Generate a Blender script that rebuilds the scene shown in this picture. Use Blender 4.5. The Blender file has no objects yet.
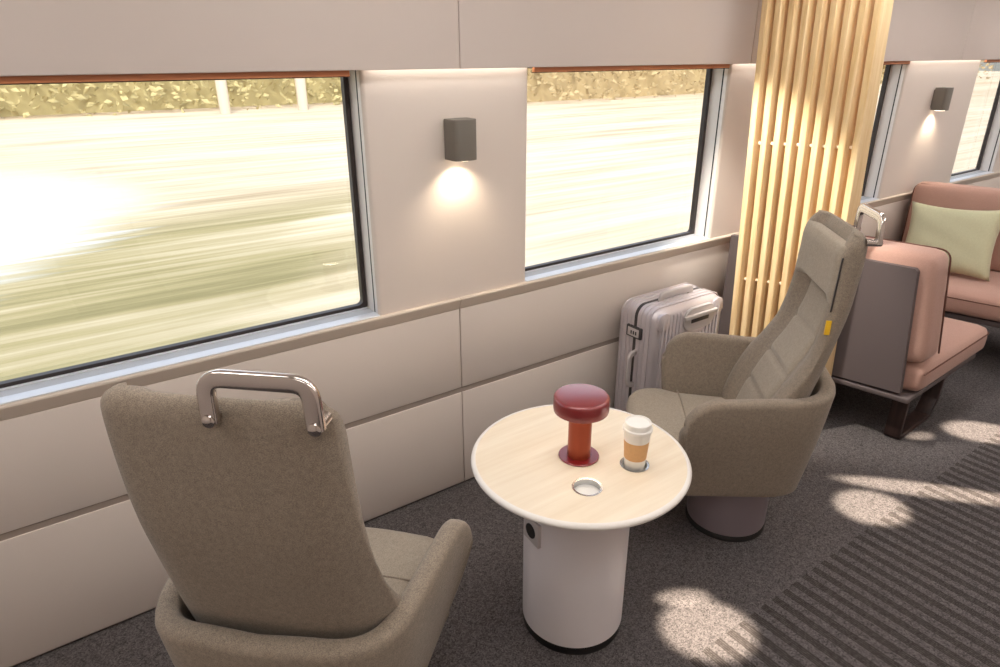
import bpy, bmesh, math, random
from mathutils import Vector, Matrix
random.seed(7)
scene = bpy.context.scene
COL = scene.collection
PI = math.pi

# ------------------------------------------------------------------ render look
vs = scene.view_settings
scene.display_settings.display_device = 'sRGB'
vs.view_transform = 'Standard'; vs.look = 'None'; vs.gamma = 1.0; vs.use_curve_mapping = False
vs.exposure = 0.0
scene.cycles.use_denoising = True
scene.cycles.max_bounces = 10
scene.cycles.diffuse_bounces = 6
scene.cycles.transparent_max_bounces = 12
scene.cycles.sample_clamp_indirect = 6.0
scene.cycles.caustics_reflective = False
scene.cycles.caustics_refractive = False

# ------------------------------------------------------------------ helpers
def srgb(r, g, b):
    f = lambda c: c / 12.92 if c <= 0.04045 else ((c + 0.055) / 1.055) ** 2.4
    return (f(r / 255), f(g / 255), f(b / 255), 1.0)

def new_mat(name):
    m = bpy.data.materials.new(name); m.use_nodes = True
    nt = m.node_tree; nt.nodes.clear()
    out = nt.nodes.new('ShaderNodeOutputMaterial')
    return m, nt, out

def nd(nt, t, **kw):
    n = nt.nodes.new('ShaderNode' + t)
    for k, v in kw.items():
        if k in n.inputs: n.inputs[k].default_value = v
        else: setattr(n, k, v)
    return n

def principled(name, col, rough=0.5, metal=0.0, spec=0.5, noise=0.0, nscale=40.0, bump=0.0, bscale=200.0, coat=0.0, sheen=0.0, stretch=(1, 1, 1)):
    m, nt, out = new_mat(name)
    b = nd(nt, 'BsdfPrincipled', Roughness=rough, Metallic=metal)
    b.inputs['Base Color'].default_value = col
    b.inputs['Specular IOR Level'].default_value = spec
    b.inputs['Coat Weight'].default_value = coat
    b.inputs['Sheen Weight'].default_value = sheen
    nt.links.new(b.outputs[0], out.inputs[0])
    tc = nd(nt, 'TexCoord')
    mp = nd(nt, 'Mapping'); mp.inputs['Scale'].default_value = stretch
    nt.links.new(tc.outputs['Object'], mp.inputs[0])
    if noise > 0:
        n = nd(nt, 'TexNoise', Scale=nscale, Detail=4.0)
        nt.links.new(mp.outputs[0], n.inputs['Vector'])
        mx = nd(nt, 'MixRGB', blend_type='MIX')
        mx.inputs[1].default_value = tuple(c * (1 - noise) for c in col[:3]) + (1,)
        mx.inputs[2].default_value = tuple(min(1, c * (1 + noise)) for c in col[:3]) + (1,)
        nt.links.new(n.outputs[0], mx.inputs[0])
        nt.links.new(mx.outputs[0], b.inputs['Base Color'])
    if bump > 0:
        n2 = nd(nt, 'TexNoise', Scale=bscale, Detail=2.0)
        nt.links.new(mp.outputs[0], n2.inputs['Vector'])
        bp = nd(nt, 'Bump', Strength=bump, Distance=0.002)
        nt.links.new(n2.outputs[0], bp.inputs['Height'])
        nt.links.new(bp.outputs[0], b.inputs['Normal'])
    return m

def fabric(name, col, scale=420.0, contrast=0.3, bump=0.5):
    """woven cloth: two crossed fine wave sets plus a mottled noise"""
    m, nt, out = new_mat(name)
    b = nd(nt, 'BsdfPrincipled', Roughness=0.95)
    b.inputs['Specular IOR Level'].default_value = 0.15
    b.inputs['Sheen Weight'].default_value = 0.15
    nt.links.new(b.outputs[0], out.inputs[0])
    tc = nd(nt, 'TexCoord')
    mp = nd(nt, 'Mapping'); mp.inputs['Scale'].default_value = (1.0, 1.0, 2.2)
    nt.links.new(tc.outputs['Object'], mp.inputs[0])
    n1 = nd(nt, 'TexNoise', Scale=scale, Detail=2.0)
    n2 = nd(nt, 'TexNoise', Scale=scale * 0.22, Detail=3.0)
    nt.links.new(mp.outputs[0], n1.inputs['Vector']); nt.links.new(tc.outputs['Object'], n2.inputs['Vector'])
    add = nd(nt, 'Mix'); add.inputs[0].default_value = 0.25; nt.links.new(n1.outputs[0], add.inputs[2]); nt.links.new(n2.outputs[0], add.inputs[3])
    mr = nd(nt, 'MapRange'); mr.inputs[1].default_value = 0.35; mr.inputs[2].default_value = 0.65
    nt.links.new(add.outputs[0], mr.inputs[0])
    mx = nd(nt, 'MixRGB')
    mx.inputs[1].default_value = tuple(c * (1 - contrast) for c in col[:3]) + (1,)
    mx.inputs[2].default_value = tuple(min(1, c * (1 + contrast)) for c in col[:3]) + (1,)
    nt.links.new(mr.outputs[0], mx.inputs[0]); nt.links.new(mx.outputs[0], b.inputs['Base Color'])
    bp = nd(nt, 'Bump', Strength=bump, Distance=0.0015)
    nt.links.new(n1.outputs[0], bp.inputs['Height']); nt.links.new(bp.outputs[0], b.inputs['Normal'])
    return m

def wood(name, c1, c2, axis='Z', rough=0.45, scale=1.0):
    m, nt, out = new_mat(name)
    b = nd(nt, 'BsdfPrincipled', Roughness=rough)
    b.inputs['Specular IOR Level'].default_value = 0.35
    nt.links.new(b.outputs[0], out.inputs[0])
    tc = nd(nt, 'TexCoord'); mp = nd(nt, 'Mapping')
    s = {'X': (1.2, 22, 22), 'Y': (22, 1.2, 22), 'Z': (22, 22, 1.2)}[axis]
    mp.inputs['Scale'].default_value = tuple(v * scale for v in s)
    nt.links.new(tc.outputs['Object'], mp.inputs[0])
    n = nd(nt, 'TexNoise', Scale=2.2, Detail=6.0, Roughness=0.6)
    nt.links.new(mp.outputs[0], n.inputs['Vector'])
    cr = nd(nt, 'ValToRGB'); cr.color_ramp.elements[0].position = 0.32; cr.color_ramp.elements[1].position = 0.68
    cr.color_ramp.elements[0].color = c1; cr.color_ramp.elements[1].color = c2
    nt.links.new(n.outputs[0], cr.inputs[0]); nt.links.new(cr.outputs[0], b.inputs['Base Color'])
    return m

def emission(name, col, strength):
    m, nt, out = new_mat(name)
    e = nd(nt, 'Emission', Strength=strength); e.inputs[0].default_value = col
    nt.links.new(e.outputs[0], out.inputs[0])
    return m

def link(name, bm, mat, parent=None, smooth=False, angle=None):
    me = bpy.data.meshes.new(name)
    bmesh.ops.recalc_face_normals(bm, faces=bm.faces[:])
    if smooth:
        for f in bm.faces: f.smooth = True
        if angle is not None:
            for e in bm.edges:
                if len(e.link_faces) == 2 and e.calc_face_angle(0) > math.radians(angle): e.smooth = False
    bm.to_mesh(me); bm.free()
    for mm in (mat if isinstance(mat, (list, tuple)) else [mat]): me.materials.append(mm)
    o = bpy.data.objects.new(name, me); COL.objects.link(o)
    if parent is not None: o.parent = parent
    return o

def tag(o, label=None, cat=None, group=None, kind=None):
    if label: o['label'] = label
    if cat: o['category'] = cat
    if group: o['group'] = group
    if kind: o['kind'] = kind
    return o

def empty(name, loc=(0, 0, 0), rz=0.0, label=None, cat=None, group=None, kind=None):
    o = bpy.data.objects.new(name, None); COL.objects.link(o)
    o.empty_display_size = 0.1
    o.location = loc; o.rotation_euler = (0, 0, rz)
    return tag(o, label, cat, group, kind)

def bm_box(bm, x0, x1, y0, y1, z0, z1, bev=0.0, seg=2):
    vs_ = [bm.verts.new((x, y, z)) for x in (x0, x1) for y in (y0, y1) for z in (z0, z1)]
    idx = [(0, 1, 3, 2), (4, 6, 7, 5), (0, 4, 5, 1), (2, 3, 7, 6), (0, 2, 6, 4), (1, 5, 7, 3)]
    fs = [bm.faces.new([vs_[i] for i in f]) for f in idx]
    if bev > 0:
        es = list({e for f in fs for e in f.edges})
        bmesh.ops.bevel(bm, geom=es, offset=bev, segments=seg, profile=0.5, affect='EDGES')
    return bm

def box(name, x0, x1, y0, y1, z0, z1, mat, parent=None, bev=0.0, seg=2):
    bm = bm_box(bmesh.new(), x0, x1, y0, y1, z0, z1, bev, seg)
    return link(name, bm, mat, parent, smooth=bev > 0, angle=50)

def bm_lathe(bm, prof, seg=64, c=(0, 0), close_top=True, close_bot=True):
    rings = []
    for r, z in prof:
        rings.append([bm.verts.new((c[0] + r * math.cos(2 * PI * k / seg), c[1] + r * math.sin(2 * PI * k / seg), z)) for k in range(seg)])
    for a, b in zip(rings, rings[1:]):
        for k in range(seg):
            bm.faces.new((a[k], a[(k + 1) % seg], b[(k + 1) % seg], b[k]))
    if close_bot: bm.faces.new(rings[0][::-1])
    if close_top: bm.faces.new(rings[-1])
    return bm

def lathe(name, prof, mat, parent=None, seg=64, c=(0, 0), top=True, bot=True, angle=35):
    return link(name, bm_lathe(bmesh.new(), prof, seg, c, top, bot), mat, parent, True, angle)

def bm_loft(bm, secs, cap=True, closed=True):
    """secs: list of equal-length point loops"""
    rings = [[bm.verts.new(p) for p in s] for s in secs]
    n = len(rings[0])
    for a, b in zip(rings, rings[1:]):
        for k in range(n if closed else n - 1):
            bm.faces.new((a[k], a[(k + 1) % n], b[(k + 1) % n], b[k]))
    if cap and closed:
        bm.faces.new(rings[0][::-1]); bm.faces.new(rings[-1])
    return bm

def bm_sweep(bm, path, sec, up=Vector((0, 0, 1)), cap=True):
    """sweep the 2D section (a, b) along path; a lies along `up`-side normal, b across"""
    pts = [Vector(p) for p in path]; secs = []
    for i, p in enumerate(pts):
        t = (pts[min(i + 1, len(pts) - 1)] - pts[max(i - 1, 0)]).normalized()
        b = t.cross(up)
        if b.length < 1e-4: b = t.cross(Vector((1, 0, 0)))
        b.normalize(); a = b.cross(t).normalized()
        secs.append([tuple(p + a * u + b * v) for u, v in sec])
    return bm_loft(bm, secs, cap)

def circ(r, n=12): return [(r * math.cos(2 * PI * k / n), r * math.sin(2 * PI * k / n)) for k in range(n)]
def rrect(w, h, r, n=4):
    out = []
    for cx, cy, a0 in ((w / 2 - r, h / 2 - r, 0), (-w / 2 + r, h / 2 - r, PI / 2), (-w / 2 + r, -h / 2 + r, PI), (w / 2 - r, -h / 2 + r, 3 * PI / 2)):
        for k in range(n + 1):
            a = a0 + PI / 2 * k / n; out.append((cx + r * math.cos(a), cy + r * math.sin(a)))
    return out

def fillet(pts, r, n=6):
    """round the inner corners of a 3D polyline"""
    P = [Vector(p) for p in pts]; out = [P[0]]
    for i in range(1, len(P) - 1):
        a, b, c = P[i - 1], P[i], P[i + 1]
        d = min(r, (a - b).length * .49, (c - b).length * .49)
        s, e = b + (a - b).normalized() * d, b + (c - b).normalized() * d
        for k in range(n + 1):
            t = k / n; out.append(s * (1 - t) ** 2 + b * 2 * t * (1 - t) + e * t * t)
    out.append(P[-1]); return out

def ss(a, b, x):
    t = max(0.0, min(1.0, (x - a) / (b - a))); return t * t * (3 - 2 * t)
def interp(xs, ys, x):
    if x <= xs[0]: return ys[0]
    for i in range(len(xs) - 1):
        if x <= xs[i + 1]:
            h = xs[i + 1] - xs[i]; t = (x - xs[i]) / h
            m = lambda j: (ys[min(j + 1, len(ys) - 1)] - ys[max(j - 1, 0)]) / (xs[min(j + 1, len(xs) - 1)] - xs[max(j - 1, 0)])
            m0, m1 = m(i) * h, m(i + 1) * h
            return (2 * t ** 3 - 3 * t * t + 1) * ys[i] + (t ** 3 - 2 * t * t + t) * m0 + (-2 * t ** 3 + 3 * t * t) * ys[i + 1] + (t ** 3 - t * t) * m1
    return ys[-1]

# ------------------------------------------------------------------ materials
M = {}
M['panel'] = principled('wall_laminate', srgb(217, 205, 196), 0.55, spec=0.3, noise=0.015, nscale=6)
M['panel_up'] = principled('upper_laminate', srgb(211, 199, 192), 0.55, spec=0.3, noise=0.015, nscale=6)
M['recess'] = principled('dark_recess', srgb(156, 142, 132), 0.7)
M['black'] = principled('black_rubber', srgb(28, 25, 24), 0.55)
M['gasket'] = principled('gasket_rubber', srgb(52, 44, 42), 0.45)
M['jamb'] = principled('jamb_white', srgb(240, 234, 230), 0.4)
M['ledge'] = principled('ledge_laminate', srgb(212, 198, 184), 0.35, spec=0.5)
M['sill'] = principled('sill_aluminium', srgb(228, 231, 236), 0.40, metal=0.3, noise=0.03, nscale=300, stretch=(0.05, 1, 1))
M['grille'] = principled('sill_grille', srgb(196, 198, 202), 0.75, metal=0.0, spec=0.2, noise=0.2, nscale=500, bump=0.4, bscale=600)
M['copper'] = principled('blind_bar_tan', srgb(196, 124, 82), 0.45)
M['taupe'] = principled('taupe_lacquer', srgb(112, 106, 98), 0.5, spec=0.3)
M['fabric'] = fabric('taupe_tweed', srgb(142, 129, 115), 420, 0.32, 0.45)
M['fabric_seat'] = fabric('light_taupe_tweed', srgb(160, 148, 133), 420, 0.22, 0.35)
M['pink'] = fabric('salmon_cloth', srgb(185, 148, 135), 600, 0.10, 0.2)
M['pink_piping'] = principled('brown_piping', srgb(112, 74, 62), 0.8)
M['sage'] = fabric('sage_cloth', srgb(194, 192, 160), 500, 0.10, 0.2)
M['grey_lacquer'] = principled('warm_grey_lacquer', srgb(98, 88, 88), 0.5, spec=0.3)
M['pedestal'] = principled('lilac_grey_metal', srgb(150, 138, 144), 0.35, metal=0.25)
M['chrome'] = principled('polished_chrome', srgb(214, 206, 202), 0.12, metal=1.0)
M['yellow'] = principled('yellow_tag', srgb(240, 190, 40), 0.6)
M['white'] = principled('white_coating', srgb(234, 227, 228), 0.35, spec=0.5)
M['rim'] = principled('white_edge_band', srgb(238, 232, 226), 0.4)
M['birch'] = wood('birch_top', srgb(230, 213, 188), srgb(242, 229, 208), 'X', 0.5, 0.7)
M['ash'] = wood('ash_slat', srgb(222, 188, 136), srgb(242, 215, 170), 'Z', 0.5, 1.0)
M['ash_pin'] = principled('pale_pin', srgb(238, 222, 196), 0.5)
M['darkwood'] = wood('dark_walnut', srgb(40, 28, 26), srgb(64, 46, 42), 'Z', 0.45)
M['red'] = principled('wine_red_metal', srgb(132, 18, 26), 0.35, metal=0.2, spec=0.5, coat=0.65)
for n_ in M['red'].node_tree.nodes:
    if n_.type == 'BSDF_PRINCIPLED': n_.inputs['Coat IOR'].default_value = 1.9; n_.inputs['Coat Roughness'].default_value = 0.25
M['lamplit_stem'] = principled('lamplit_red_metal', srgb(158, 72, 46), 0.32, metal=0.5)  # red stem with the lamp's warm glow painted in as a copper colour
M['cup'] = principled('white_paper_cup', srgb(240, 237, 232), 0.55)
M['kraft'] = principled('kraft_sleeve', srgb(214, 168, 118), 0.8, noise=0.08, nscale=120)
M['case'] = principled('ribbed_aluminium', srgb(212, 204, 208), 0.38, metal=0.4)
M['case_dark'] = principled('case_dark_trim', srgb(70, 66, 66), 0.45, metal=0.3)
M['case_trim'] = principled('case_handle_grey', srgb(196, 188, 186), 0.4)
M['case_side'] = principled('case_side_shell', srgb(176, 166, 160), 0.42, metal=0.4)

# carpet: fine mottled loops, ribbed runner handled by a second material
def carpet_mat(name, ribbed=False):
    m, nt, out = new_mat(name)
    b = nd(nt, 'BsdfPrincipled', Roughness=0.97); b.inputs['Specular IOR Level'].default_value = 0.1
    nt.links.new(b.outputs[0], out.inputs[0])
    tc = nd(nt, 'TexCoord')
    vo = nd(nt, 'TexVoronoi', Scale=250.0); nt.links.new(tc.outputs['Object'], vo.inputs['Vector'])
    sc_ = nd(nt, 'SeparateColor'); nt.links.new(vo.outputs['Color'], sc_.inputs[0])
    nz = nd(nt, 'TexNoise', Scale=60.0, Detail=3.0); nt.links.new(tc.outputs['Object'], nz.inputs['Vector'])
    v = nd(nt, 'MixRGB'); v.inputs[0].default_value = 0.45
    nt.links.new(sc_.outputs[0], v.inputs[1]); nt.links.new(nz.outputs[0], v.inputs[2])
    cr = nd(nt, 'ValToRGB')
    cr.color_ramp.elements[0].position = 0.15; cr.color_ramp.elements[1].position = 0.85
    cr.color_ramp.elements[0].color = srgb(60, 56, 57); cr.color_ramp.elements[1].color = srgb(116, 110, 110)
    nt.links.new(v.outputs[0], cr.inputs[0])
    last = cr.outputs[0]; hgt = v.outputs[0]
    if ribbed:
        sx = nd(nt, 'SeparateXYZ'); nt.links.new(tc.outputs['Object'], sx.inputs[0])
        mm = nd(nt, 'Math', operation='MULTIPLY'); nt.links.new(sx.outputs[0], mm.inputs[0]); mm.inputs[1].default_value = 1 / 0.0615
        fr = nd(nt, 'Math', operation='FRACT'); nt.links.new(mm.outputs[0], fr.inputs[0])
        gt = nd(nt, 'Math', operation='LESS_THAN'); nt.links.new(fr.outputs[0], gt.inputs[0]); gt.inputs[1].default_value = 0.5
        m2 = nd(nt, 'Math', operation='MULTIPLY'); nt.links.new(fr.outputs[0], m2.inputs[0]); m2.inputs[1].default_value = 8.0
        f2 = nd(nt, 'Math', operation='FRACT'); nt.links.new(m2.outputs[0], f2.inputs[0])
        l2 = nd(nt, 'Math', operation='LESS_THAN'); nt.links.new(f2.outputs[0], l2.inputs[0]); l2.inputs[1].default_value = 0.62
        k = nd(nt, 'Math', operation='MULTIPLY'); nt.links.new(gt.outputs[0], k.inputs[0]); nt.links.new(l2.outputs[0], k.inputs[1])
        base = nd(nt, 'Math', operation='MULTIPLY_ADD'); nt.links.new(gt.outputs[0], base.inputs[0]); base.inputs[1].default_value = 0.33
        kk = nd(nt, 'Math', operation='MULTIPLY'); nt.links.new(k.outputs[0], kk.inputs[0]); kk.inputs[1].default_value = 0.40
        nt.links.new(kk.outputs[0], base.inputs[2])
        mx = nd(nt, 'MixRGB'); nt.links.new(base.outputs[0], mx.inputs[0])
        nt.links.new(last, mx.inputs[1]); mx.inputs[2].default_value = srgb(48, 42, 38)
        last = mx.outputs[0]
    nt.links.new(last, b.inputs['Base Color'])
    bp = nd(nt, 'Bump', Strength=0.35, Distance=0.002)
    nt.links.new(hgt, bp.inputs['Height']); nt.links.new(bp.outputs[0], b.inputs['Normal'])
    return m
M['carpet'] = carpet_mat('loop_carpet'); M['runner'] = carpet_mat('ribbed_runner', True)

# window glass: clear pane with a weak fresnel reflection
m, nt, out = new_mat('window_glass')
tr = nd(nt, 'BsdfTransparent'); tr.inputs[0].default_value = (0.97, 0.97, 0.96, 1)
gl = nd(nt, 'BsdfGlossy', Roughness=0.0)
lw = nd(nt, 'LayerWeight', Blend=0.5); pw = nd(nt, 'Math', operation='POWER'); nt.links.new(lw.outputs['Facing'], pw.inputs[0]); pw.inputs[1].default_value = 5.0
fr = nd(nt, 'MapRange'); fr.inputs[3].default_value = 0.03; fr.inputs[4].default_value = 0.8; nt.links.new(pw.outputs[0], fr.inputs[0]); mx = nd(nt, 'MixShader')
nt.links.new(fr.outputs[0], mx.inputs[0]); nt.links.new(tr.outputs[0], mx.inputs[1]); nt.links.new(gl.outputs[0], mx.inputs[2])
nt.links.new(mx.outputs[0], out.inputs[0]); M['glass'] = m

# ------------------------------------------------------------------ camera
H, D = 1.75, 2.0873
F, PITCH, ROLL, YAW = 662.7, 0.3993, -0.00305, 0.6165
f = Vector((math.sin(YAW) * math.cos(PITCH), math.cos(YAW) * math.cos(PITCH), -math.sin(PITCH)))
r0 = Vector((math.cos(YAW), -math.sin(YAW), 0)); u0 = r0.cross(f)
r = r0 * math.cos(ROLL) + u0 * math.sin(ROLL); u = -r0 * math.sin(ROLL) + u0 * math.cos(ROLL)
cam = bpy.data.cameras.new('camera'); cam.sensor_width = 36.0; cam.lens = F * 36.0 / 1000.0
cam.clip_start = 0.02; cam.clip_end = 500
co = bpy.data.objects.new('camera', cam); COL.objects.link(co)
co.matrix_world = Matrix(((r.x, u.x, -f.x, 0), (r.y, u.y, -f.y, -D), (r.z, u.z, -f.z, H), (0, 0, 0, 1)))
scene.camera = co

# ------------------------------------------------------------------ room shell
XA, XB = -1.6, 8.0           # carriage ends
YB = -2.95                   # opposite side
ZC = 2.28
ZT = 1.703                   # top of the window band
ZL0, ZL1 = 0.824, 0.873      # ledge band
PIERS = [(-1.65, -1.05), (0.942, 1.614), (2.80, 3.38), (4.50, 5.52), (6.28, 7.2)]
def S(o): o['kind'] = 'structure'; return o

S(box('floor', XA, XB, -1.195, 0.14, -0.05, 0.0, M['carpet']))
S(box('floor', XA, XB, YB, -1.195, -0.05, 0.0005, M['runner'])).name = 'floor_runner'
S(box('ceiling', XA, XB, YB, 0.14, ZC, ZC + 0.05, principled('ceiling_white', srgb(226, 220, 214), 0.7)))
S(box('wall_opposite', XA, XB, YB - 0.06, YB, 0.0, ZC, M['panel']))
S(box('wall_left', XA - 0.06, XA, YB, 0.14, 0.0, ZC, M['panel']))
S(box('wall_right', XB, XB + 0.06, YB, 0.14, 0.0, ZC, M['panel']))

wall = S(empty('wall_far'))
def wpart(n, *a, **k): return box(n, *a, parent=wall, **k)
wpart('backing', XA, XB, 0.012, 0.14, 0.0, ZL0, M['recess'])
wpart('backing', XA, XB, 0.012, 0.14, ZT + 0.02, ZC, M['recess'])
G = 0.0025
# lower panels (two tiers) and upper panels, each board its own piece
lo_x = [XA, -0.75, 1.285, 3.32, 5.30, XB]
for a, b in zip(lo_x, lo_x[1:]):
    wpart('lower_panel', a + G, b - G, 0.0, 0.02, 0.477, ZL0 - 0.001, M['panel'], bev=0.002)
    wpart('skirting_panel', a + G, b - G, 0.0, 0.02, 0.012, 0.453, M['panel'], bev=0.002)
wpart('groove_strip', XA, XB, 0.004, 0.0125, 0.44, 0.49, M['recess'])
up_x = [XA, -0.62, 1.283, 2.878, 5.088, XB]
for a, b in zip(up_x, up_x[1:]):
    wpart('upper_panel', a + 0.0015, b - 0.0015, -0.05, -0.036, 1.7045, ZC, M['panel_up'], bev=0.003)
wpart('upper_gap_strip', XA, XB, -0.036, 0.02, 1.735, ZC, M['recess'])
for a, b in PIERS:
    bm = bmesh.new()                      # pier board with rounded vertical edges
    rr = 0.014; pl = []
    for k in range(7):
        t = PI / 2 * k / 6; pl.append((a + rr - rr * math.cos(t), rr - rr * math.sin(t)))
    for k in range(7):
        t = PI / 2 * k / 6; pl.append((b - rr + rr * math.sin(t), rr - rr * math.cos(t)))
    pl += [(b, 0.034), (a, 0.034)]
    bm_loft(bm, [[(x, y, z) for x, y in pl] for z in (ZL1 - 0.004, ZT + 0.03)])
    link('pier_board', bm, M['panel'], wall, True, 40)
    # return towards the glass (white jamb with a dark shadow joint)
    wpart('jamb', a + 0.003, b - 0.003, 0.0385, 0.115, ZL1 - 0.004, ZT + 0.03, M['jamb'])
    wpart('lit_pier_edge', a - 0.0005, b + 0.0005, 0.0125, 0.0325, ZL1 - 0.004, ZT + 0.002, M['jamb'], bev=0.001)  # pier side painted white for the window light it catches
    wpart('jamb_joint', a - 0.0010, b + 0.0010, 0.0325, 0.0390, ZL1 - 0.004, ZT + 0.03, M['black'])
# ledge: front edge leans back underneath
bm = bmesh.new()
pl = [(0.0, ZL0), (-0.016, ZL1 - 0.008), (-0.015, ZL1 - 0.003), (-0.010, ZL1), (0.03, ZL1), (0.03, ZL0)]
lx = [XA, 1.283, 3.32, 5.30, XB]
for i, (a, b) in enumerate(zip(lx, lx[1:])):
    bm = bmesh.new()
    bm_loft(bm, [[(x, y, z) for y, z in pl] for x in (a + 0.001, b - 0.001)])
    S(link('trim_%d' % (i + 1), bm, M['ledge'], None, True, 30))
bm = bmesh.new(); bm_box(bm, XA, XB, 0.002, 0.14, ZT + 0.004, ZT + 0.03); S(link('trim_5', bm, M['panel'], None))

wins = [(a[1], b[0]) for a, b in zip(PIERS, PIERS[1:])]
YG = 0.112
for i, (a, b) in enumerate(wins):
    w = S(empty('window_%d' % (i + 1), ((a + b) / 2, YG, ZL1)))
    w_ = lambda x: x - (a + b) / 2
    def part(n, x0, x1, y0, y1, z0, z1, mat, bev=0.0): return box(n, w_(x0), w_(x1), y0 - YG, y1 - YG, z0 - ZL1, z1 - ZL1, mat, w, bev)
    # sill: bright front strip, grille, thin back bead
    part('sill_strip', a, b, -0.006, 0.040, ZL1, ZL1 + 0.004, M['sill'], 0.0015)
    part('sill_grille', a, b, 0.040, 0.092, ZL1, ZL1 + 0.002, M['grille'])
    part('sill_bead', a, b, 0.092, 0.100, ZL1, ZL1 + 0.006, M['sill'], 0.001)
    # rubber gasket with rounded corners
    z0, z1 = ZL1 + 0.002, ZT + 0.01
    bm = bmesh.new(); sc = rrect(b - a, z1 - z0, 0.010); si = rrect(b - a - 0.034, z1 - z0 - 0.030, 0.018)
    zc = (z0 + z1) / 2 - ZL1
    loops = [[(x, y, z + zc) for x, z in s] for s, y in ((sc, -0.012), (si, -0.012), (si, 0.012), (sc, 0.012))]
    rg = [[bm.verts.new(p) for p in l] for l in loops]; n = len(sc)
    for q in range(4):
        A, B = rg[q], rg[(q + 1) % 4]
        for k in range(n): bm.faces.new((A[k], A[(k + 1) % n], B[(k + 1) % n], B[k]))
    link('window_frame', bm, M['gasket'], w, False)
    part('glass_pane', a + 0.008, b - 0.008, YG - 0.003, YG + 0.003, z0 + 0.008, z1 - 0.008, M['glass'])
    # roller blind cassette bar along the top
    bl = empty('roller_blind', ((a + b) / 2 - 0.024, -0.018, ZT - 0.012))
    tag(bl, ['tan roller blind bar rolled up above the big window on the left',
             'tan roller blind bar rolled up above the middle window beside the wall lamp',
             'tan roller blind bar rolled up above the narrow window behind the wooden slats',
             'tan roller blind bar rolled up above the window at the far right'][i], 'blind', 'roller blind bars above the windows')
    L = (b - a) / 2 - 0.026
    box('hem_bar', -L, L, -0.013, 0.0, -0.003, 0.0165, M['copper'], bl)
    box('bar_lip', -L, L, -0.011, 0.004, -0.0060, -0.003, principled('blind_lip', srgb(60, 34, 20), 0.6), bl)

# LED strips tucked behind the upper panels, over the piers
M['led'] = emission('led_glow', (1.0, 0.95, 0.86, 1), 9.0)
LEDL = ['slim warm light strip under the upper panel above the big wall lamp', 'slim warm light strip under the upper panel beside the wooden slats',
        'slim warm light strip under the upper panel above the distant wall lamp']
for i, (a, b) in enumerate(PIERS[1:4]):
    o = box('light_strip', a + 0.02, b - 0.004, -0.033, -0.012, 1.728, 1.734, M['led'])
    tag(o, LEDL[i], 'light strip', 'light strips above the wall piers')

# ------------------------------------------------------------------ ceiling lights
M['diffuser'] = emission('lamp_diffuser', (1.0, 0.965, 0.925, 1), 9.5)
M['diffuser_dim'] = emission('aisle_diffuser', (1.0, 0.965, 0.925, 1), 8.0)
M['fitting'] = principled('fitting_white', srgb(230, 226, 220), 0.5)
k = 0
for y in (-0.80, -2.1):
    for x in (-0.6, 1.0, 2.6, 4.2, 5.8, 7.2):
        c = empty('ceiling_light', (x, y, ZC), 0, 'long white ceiling light panel over the seats' if y > -1.5 else 'long white ceiling light panel over the aisle', 'ceiling light',
                  'ceiling lights over the seats' if y > -1.5 else 'ceiling lights over the aisle')
        box('frame', -0.62, 0.62, -0.15, 0.15, -0.012, 0.0, M['fitting'], c, 0.003)
        box('diffuser', -0.60, 0.60, -0.13, 0.13, -0.016, -0.0125, M['diffuser'] if y > -1.5 else M['diffuser_dim'], c)
# added unseen spotlights for the warm carpet pools, whose real source is unknown
def spot(name, loc, target, energy, size_deg, blend, col, radius, parent=None):
    l = bpy.data.lights.new(name, 'SPOT'); l.energy = energy; l.spot_size = math.radians(size_deg); l.spot_blend = blend
    l.color = col; l.shadow_soft_size = radius
    o = bpy.data.objects.new(name, l); COL.objects.link(o)
    d = Vector(target) - Vector(loc)
    o.rotation_mode = 'QUATERNION'; o.rotation_quaternion = d.to_track_quat('-Z', 'Y')
    o.location = loc
    return o
POOLS = [(1.40, -1.80, 1, 'over the front aisle edge'), (2.35, -1.80, 1, 'over the aisle beside the far armchair'), (3.40, -1.80, 1, 'over the aisle beside the pink bench')]
for x, y, n, w in POOLS:
    c = empty('added_spotlight', (x, y + 0.3, ZC), 0, 'added unseen ceiling spotlight ' + w, 'added_spotlight', 'added aisle spotlights')
    lathe('ring', [(0.045, -0.008), (0.05, -0.004), (0.05, 0.0)], M['fitting'], c, 32)
    lathe('lens', [(0.038, -0.0095), (0.038, -0.0085)], M['diffuser'], c, 32)

WARM = (1.0, 0.86, 0.68)
def pool(x, y, tx, ty, half_len, half_wid, turn, e, blend=0.5):
    """an elliptical pool of light on the floor, its long axis turned `turn` degrees from +x"""
    dist = math.sqrt((tx - x) ** 2 + (ty - y) ** 2 + ZC ** 2)
    o = spot('pool_light', (x, y, ZC - 0.02), (tx, ty, 0), e, math.degrees(2 * math.atan(half_len / dist)), blend, WARM, 0.02)
    q = o.rotation_quaternion.copy(); ax = Vector((math.cos(math.radians(turn)), math.sin(math.radians(turn)), 0))
    lx = q.inverted() @ ax
    o.rotation_quaternion = q @ Vector((0, 0, 1)).rotation_difference(Vector((0, 0, 1))) @ Matrix.Rotation(math.atan2(lx.y, lx.x), 4, 'Z').to_quaternion()
    o.scale = (1, half_wid / half_len, 1)
    return o
pool(1.50, -1.50, 1.50, -1.150, 0.175, 0.145, -35, 1150)
pool(1.50, -1.50, 1.545, -1.010, 0.110, 0.040, 150, 1000)
pool(2.57, -1.50, 2.575, -1.135, 0.165, 0.135, -35, 1150)
pool(2.90, -1.60, 2.92, -1.250, 0.46, 0.062, -50, 1150)
pool(3.50, -1.50, 3.62, -1.150, 0.20, 0.12, -45, 1150)
pool(3.50, -1.50, 3.33, -0.985, 0.085, 0.035, -20, 700)
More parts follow.
